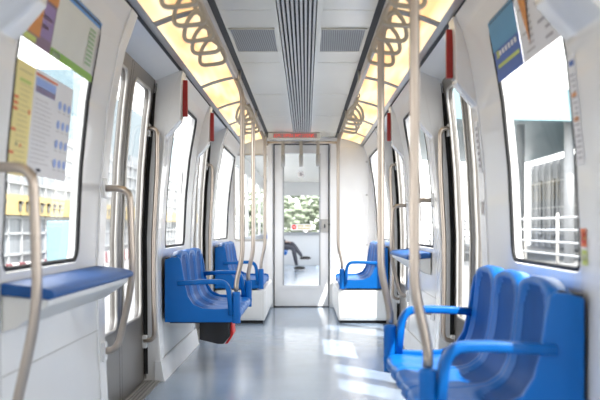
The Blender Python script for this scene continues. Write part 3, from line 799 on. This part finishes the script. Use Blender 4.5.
# ------------------------------------------------------------------ station outside
mb = MB(); mb.box(-60, -1.15, -20, 90, -.25, -.15, 'concrete'); mb.box(1.15, 60, -20, 90, -.25, -.15, 'concrete'); mb.box(-1.15, 1.15, -20, 90, -1.3, -1.2, 'concrete')
tag(mb.build('ground'), kind='structure')
t = empty('station_building', (-6.2, 22, 0)); off = t.location.copy(); tag(t, 'pale glazed station building with a yellow sign band seen through the left window', 'building')
mb = MB(); mb.box(-6.6, -6.25, 10, 60, -.15, 3.3, 'bldg'); r = mb.build('wall', t); r.location = -off
mb = MB()
for k in range(50): mb.box(-6.25, -6.2, 10+k, 10.06+k, -.15, 3.3, 'mull')
for z in (.35, .8, 1.15, 1.9, 2.3, 2.7, 3.1): mb.box(-6.25, -6.2, 10, 60, z, z+.05, 'mull')
r = mb.build('mullions', t); r.location = -off
mb = MB(); mb.box(-6.22, -6.10, 10, 60, 1.22, 1.66, 'yellow')
r = mb.build('sign_band', t); r.location = -off
mb = MB(); random.seed(5); y = 16.0; M['signink'] = mat('sign_ink', (.10, .09, .07), .6)
while y < 34:
    wd = random.choice((.28, .34, .4)); mb.box(-6.09, -6.08, y, y+wd*.55, 1.30, 1.52, 'signink'); mb.box(-6.09, -6.08, y, y+wd, 1.46, 1.52, 'signink'); y += wd+.22
    if random.random() < .15: y += .7
r = mb.build('sign_lettering', t); r.location = -off
mb = MB()
for k in range(60): mb.box(-6.15, -6.05, 14+k*.5, 14.28+k*.5, -.12, .2, 'redw' if k % 2 else 'p_white')
r = mb.build('striped_base', t); r.location = -off
t = empty('ticket_machine', (-5.4, 22.5, -.15)); tag(t, 'pale blue ticket machine standing outside the left window', 'machine')
mb = MB(); mb.box(-.3, .3, -.35, .35, 0, 1.25, 'sky1'); mb.build('housing', t, bevel=.02)
mb = MB(); mb.box(.3, .32, -.2, .2, .75, 1.05, 'p_white'); mb.build('screen', t)
# left distant pale canopy block
t = empty('office_block', (-9.5, 58, -.15)); tag(t, 'distant pale blue office block beyond the left windows', 'building')
mb = MB(); M['office'] = mat('office_blue', (.10, .15, .175), .5, noise=.08); mb.box(-3, 0, -17, 17, 0, 7.6, 'office'); mb.build('wall', t)
mb = MB()
for k in range(8): mb.box(0, .06, -16+k*4, -13+k*4, 1, 2.6, 'bldg'); mb.box(0, .06, -16+k*4, -13+k*4, 3.6, 5.0, 'bldg')
mb.build('window_row', t)
# right side
t = empty('station_canopy', (8, 30, 4.2)); off = t.location.copy(); tag(t, 'pale blue canopy edge of the station seen through the right window', 'canopy')
mb = MB(); mb.prism([(2.5, 4.25), (2.5, 5.25), (13.2, 4.97), (13.2, 4.06)], 30, 30.4, 'sky1'); mb.prism([(2.5, 5.05), (2.5, 5.15), (13.2, 4.90), (13.2, 4.80)], 30.4, 60, 'sky1'); r = mb.build('fascia', t); r.location = -off
for y in (31, 38, 46):
    mb = MB(); mb.tube([(8.2, y, -.15), (8.2, y, 4.85)], .16, 'mull', 12); r = mb.build('column', t, smooth=True); r.location = -off
t = empty('station_building', (12, 30, 0)); off = t.location.copy(); tag(t, 'washed out grey glass building beyond the right railing', 'building')
mb = MB(); mb.box(13.5, 14.5, 8, 60, -.15, 4.6, 'bldg'); r = mb.build('wall', t); r.location = -off
mb = MB()
for k in range(17): mb.box(13.42, 13.5, 9+k*3, 10.4+k*3, .4, 3.6, 'bldg2')
r = mb.build('dark_panes', t); r.location = -off
mb = MB()
for k in range(35): mb.box(13.38, 13.46, 8+k*1.5, 8.08+k*1.5, -.15, 4.6, 'mull')
for z in (.6, 2.0, 3.4): mb.box(13.38, 13.44, 8, 60, z, z+.06, 'mull')
r = mb.build('mullions', t); r.location = -off
t = empty('platform_railing', (5.2, 20, -.15)); off = t.location.copy(); tag(t, 'white horizontal bar railing outside the right window', 'railing')
mb = MB()
for z in (.15, .4, .65, .9, 1.15): mb.tube([(5.2, 8, z), (5.2, 45, z)], .025, 'mull', 8)
r = mb.build('rails', t, smooth=True); r.location = -off
for k in range(13):
    mb = MB(); mb.tube([(5.2, 8.5+k*3, -.15), (5.2, 8.5+k*3, 1.25)], .035, 'alu', 8); r = mb.build('post', t, smooth=True); r.location = -off
# trees beyond the next car
lab = ['round green tree seen through the end door, left of centre', 'green tree seen through the middle of the end door', 'green tree at right edge of the end door view']
for k, (x, y, rr) in enumerate(((-2.0, 52, 1.7), (.2, 56, 1.9), (2.3, 50, 1.6))):
    t = empty('tree', (x, y, -.5)); tag(t, lab[k], 'tree', 'trees beyond the next car')
    mb = MB(); mb.tube([(0, 0, -.7), (.05, 0, .6), (0, 0, 1.6)], .12, 'bark', 8); mb.build('trunk', t, smooth=True)
    mb = MB(); random.seed(k)
    for q in range(240):
        a = random.uniform(0, 2*PI); e = random.uniform(-1, 1); R_ = rr*random.uniform(.5, 1)
        c = Vector((R_*math.cos(a)*math.sqrt(1-e*e), R_*math.sin(a)*math.sqrt(1-e*e), 2.0+R_*.9*e))
        mb.ball(c, random.uniform(.14, .30), 'leaf', (1, 1, .6), 5, 4)
    mb.build('crown', t)

# ------------------------------------------------------------------ light and sky
W = bpy.data.worlds.new('world'); bpy.context.scene.world = W; W.use_nodes = True; nt = W.node_tree
bg = nt.nodes['Background']; tc = nt.nodes.new('ShaderNodeTexCoord'); sep = nt.nodes.new('ShaderNodeSeparateXYZ'); rp = nt.nodes.new('ShaderNodeValToRGB')
nt.links.new(tc.outputs['Generated'], sep.inputs[0]); nt.links.new(sep.outputs[2], rp.inputs[0]); nt.links.new(rp.outputs[0], bg.inputs[0])
rp.color_ramp.elements[0].position = 0; rp.color_ramp.elements[0].color = (1, .98, .94, 1)
rp.color_ramp.elements[1].position = .8; rp.color_ramp.elements[1].color = (.93, .95, 1, 1)
bg.inputs[1].default_value = 4.3
sun = bpy.data.lights.new('sun', 'SUN'); sun.energy = 11; sun.angle = .009; sun.color = (1, .95, .88)
so = bpy.data.objects.new('sun', sun); C.objects.link(so)
so.rotation_euler = Vector((-.48, .70, -1.25)).to_track_quat('-Z', 'Y').to_euler()
# ------------------------------------------------------------------ camera
cam = bpy.data.cameras.new('camera'); co = bpy.data.objects.new('camera', cam); C.objects.link(co)
co.location = (.045, 0, .965); co.rotation_euler = (PI/2, 0, 0)
cam.sensor_width = 36; cam.lens = 60; cam.shift_x = -6/600; cam.shift_y = 27/600; cam.clip_start = .05; cam.clip_end = 300
cam.dof.use_dof = True; cam.dof.focus_distance = 7.0; cam.dof.aperture_fstop = 3.2
sc = bpy.context.scene; sc.camera = co
sc.view_settings.view_transform = 'Standard'; sc.view_settings.look = 'None'; sc.view_settings.exposure = 0.25; sc.view_settings.gamma = 1.0
sc.cycles.use_denoising = True; sc.cycles.max_bounces = 10; sc.cycles.diffuse_bounces = 6; sc.cycles.glossy_bounces = 4; sc.cycles.transparent_max_bounces = 16
sc.cycles.sample_clamp_indirect = 6; sc.cycles.caustics_reflective = False; sc.cycles.caustics_refractive = False
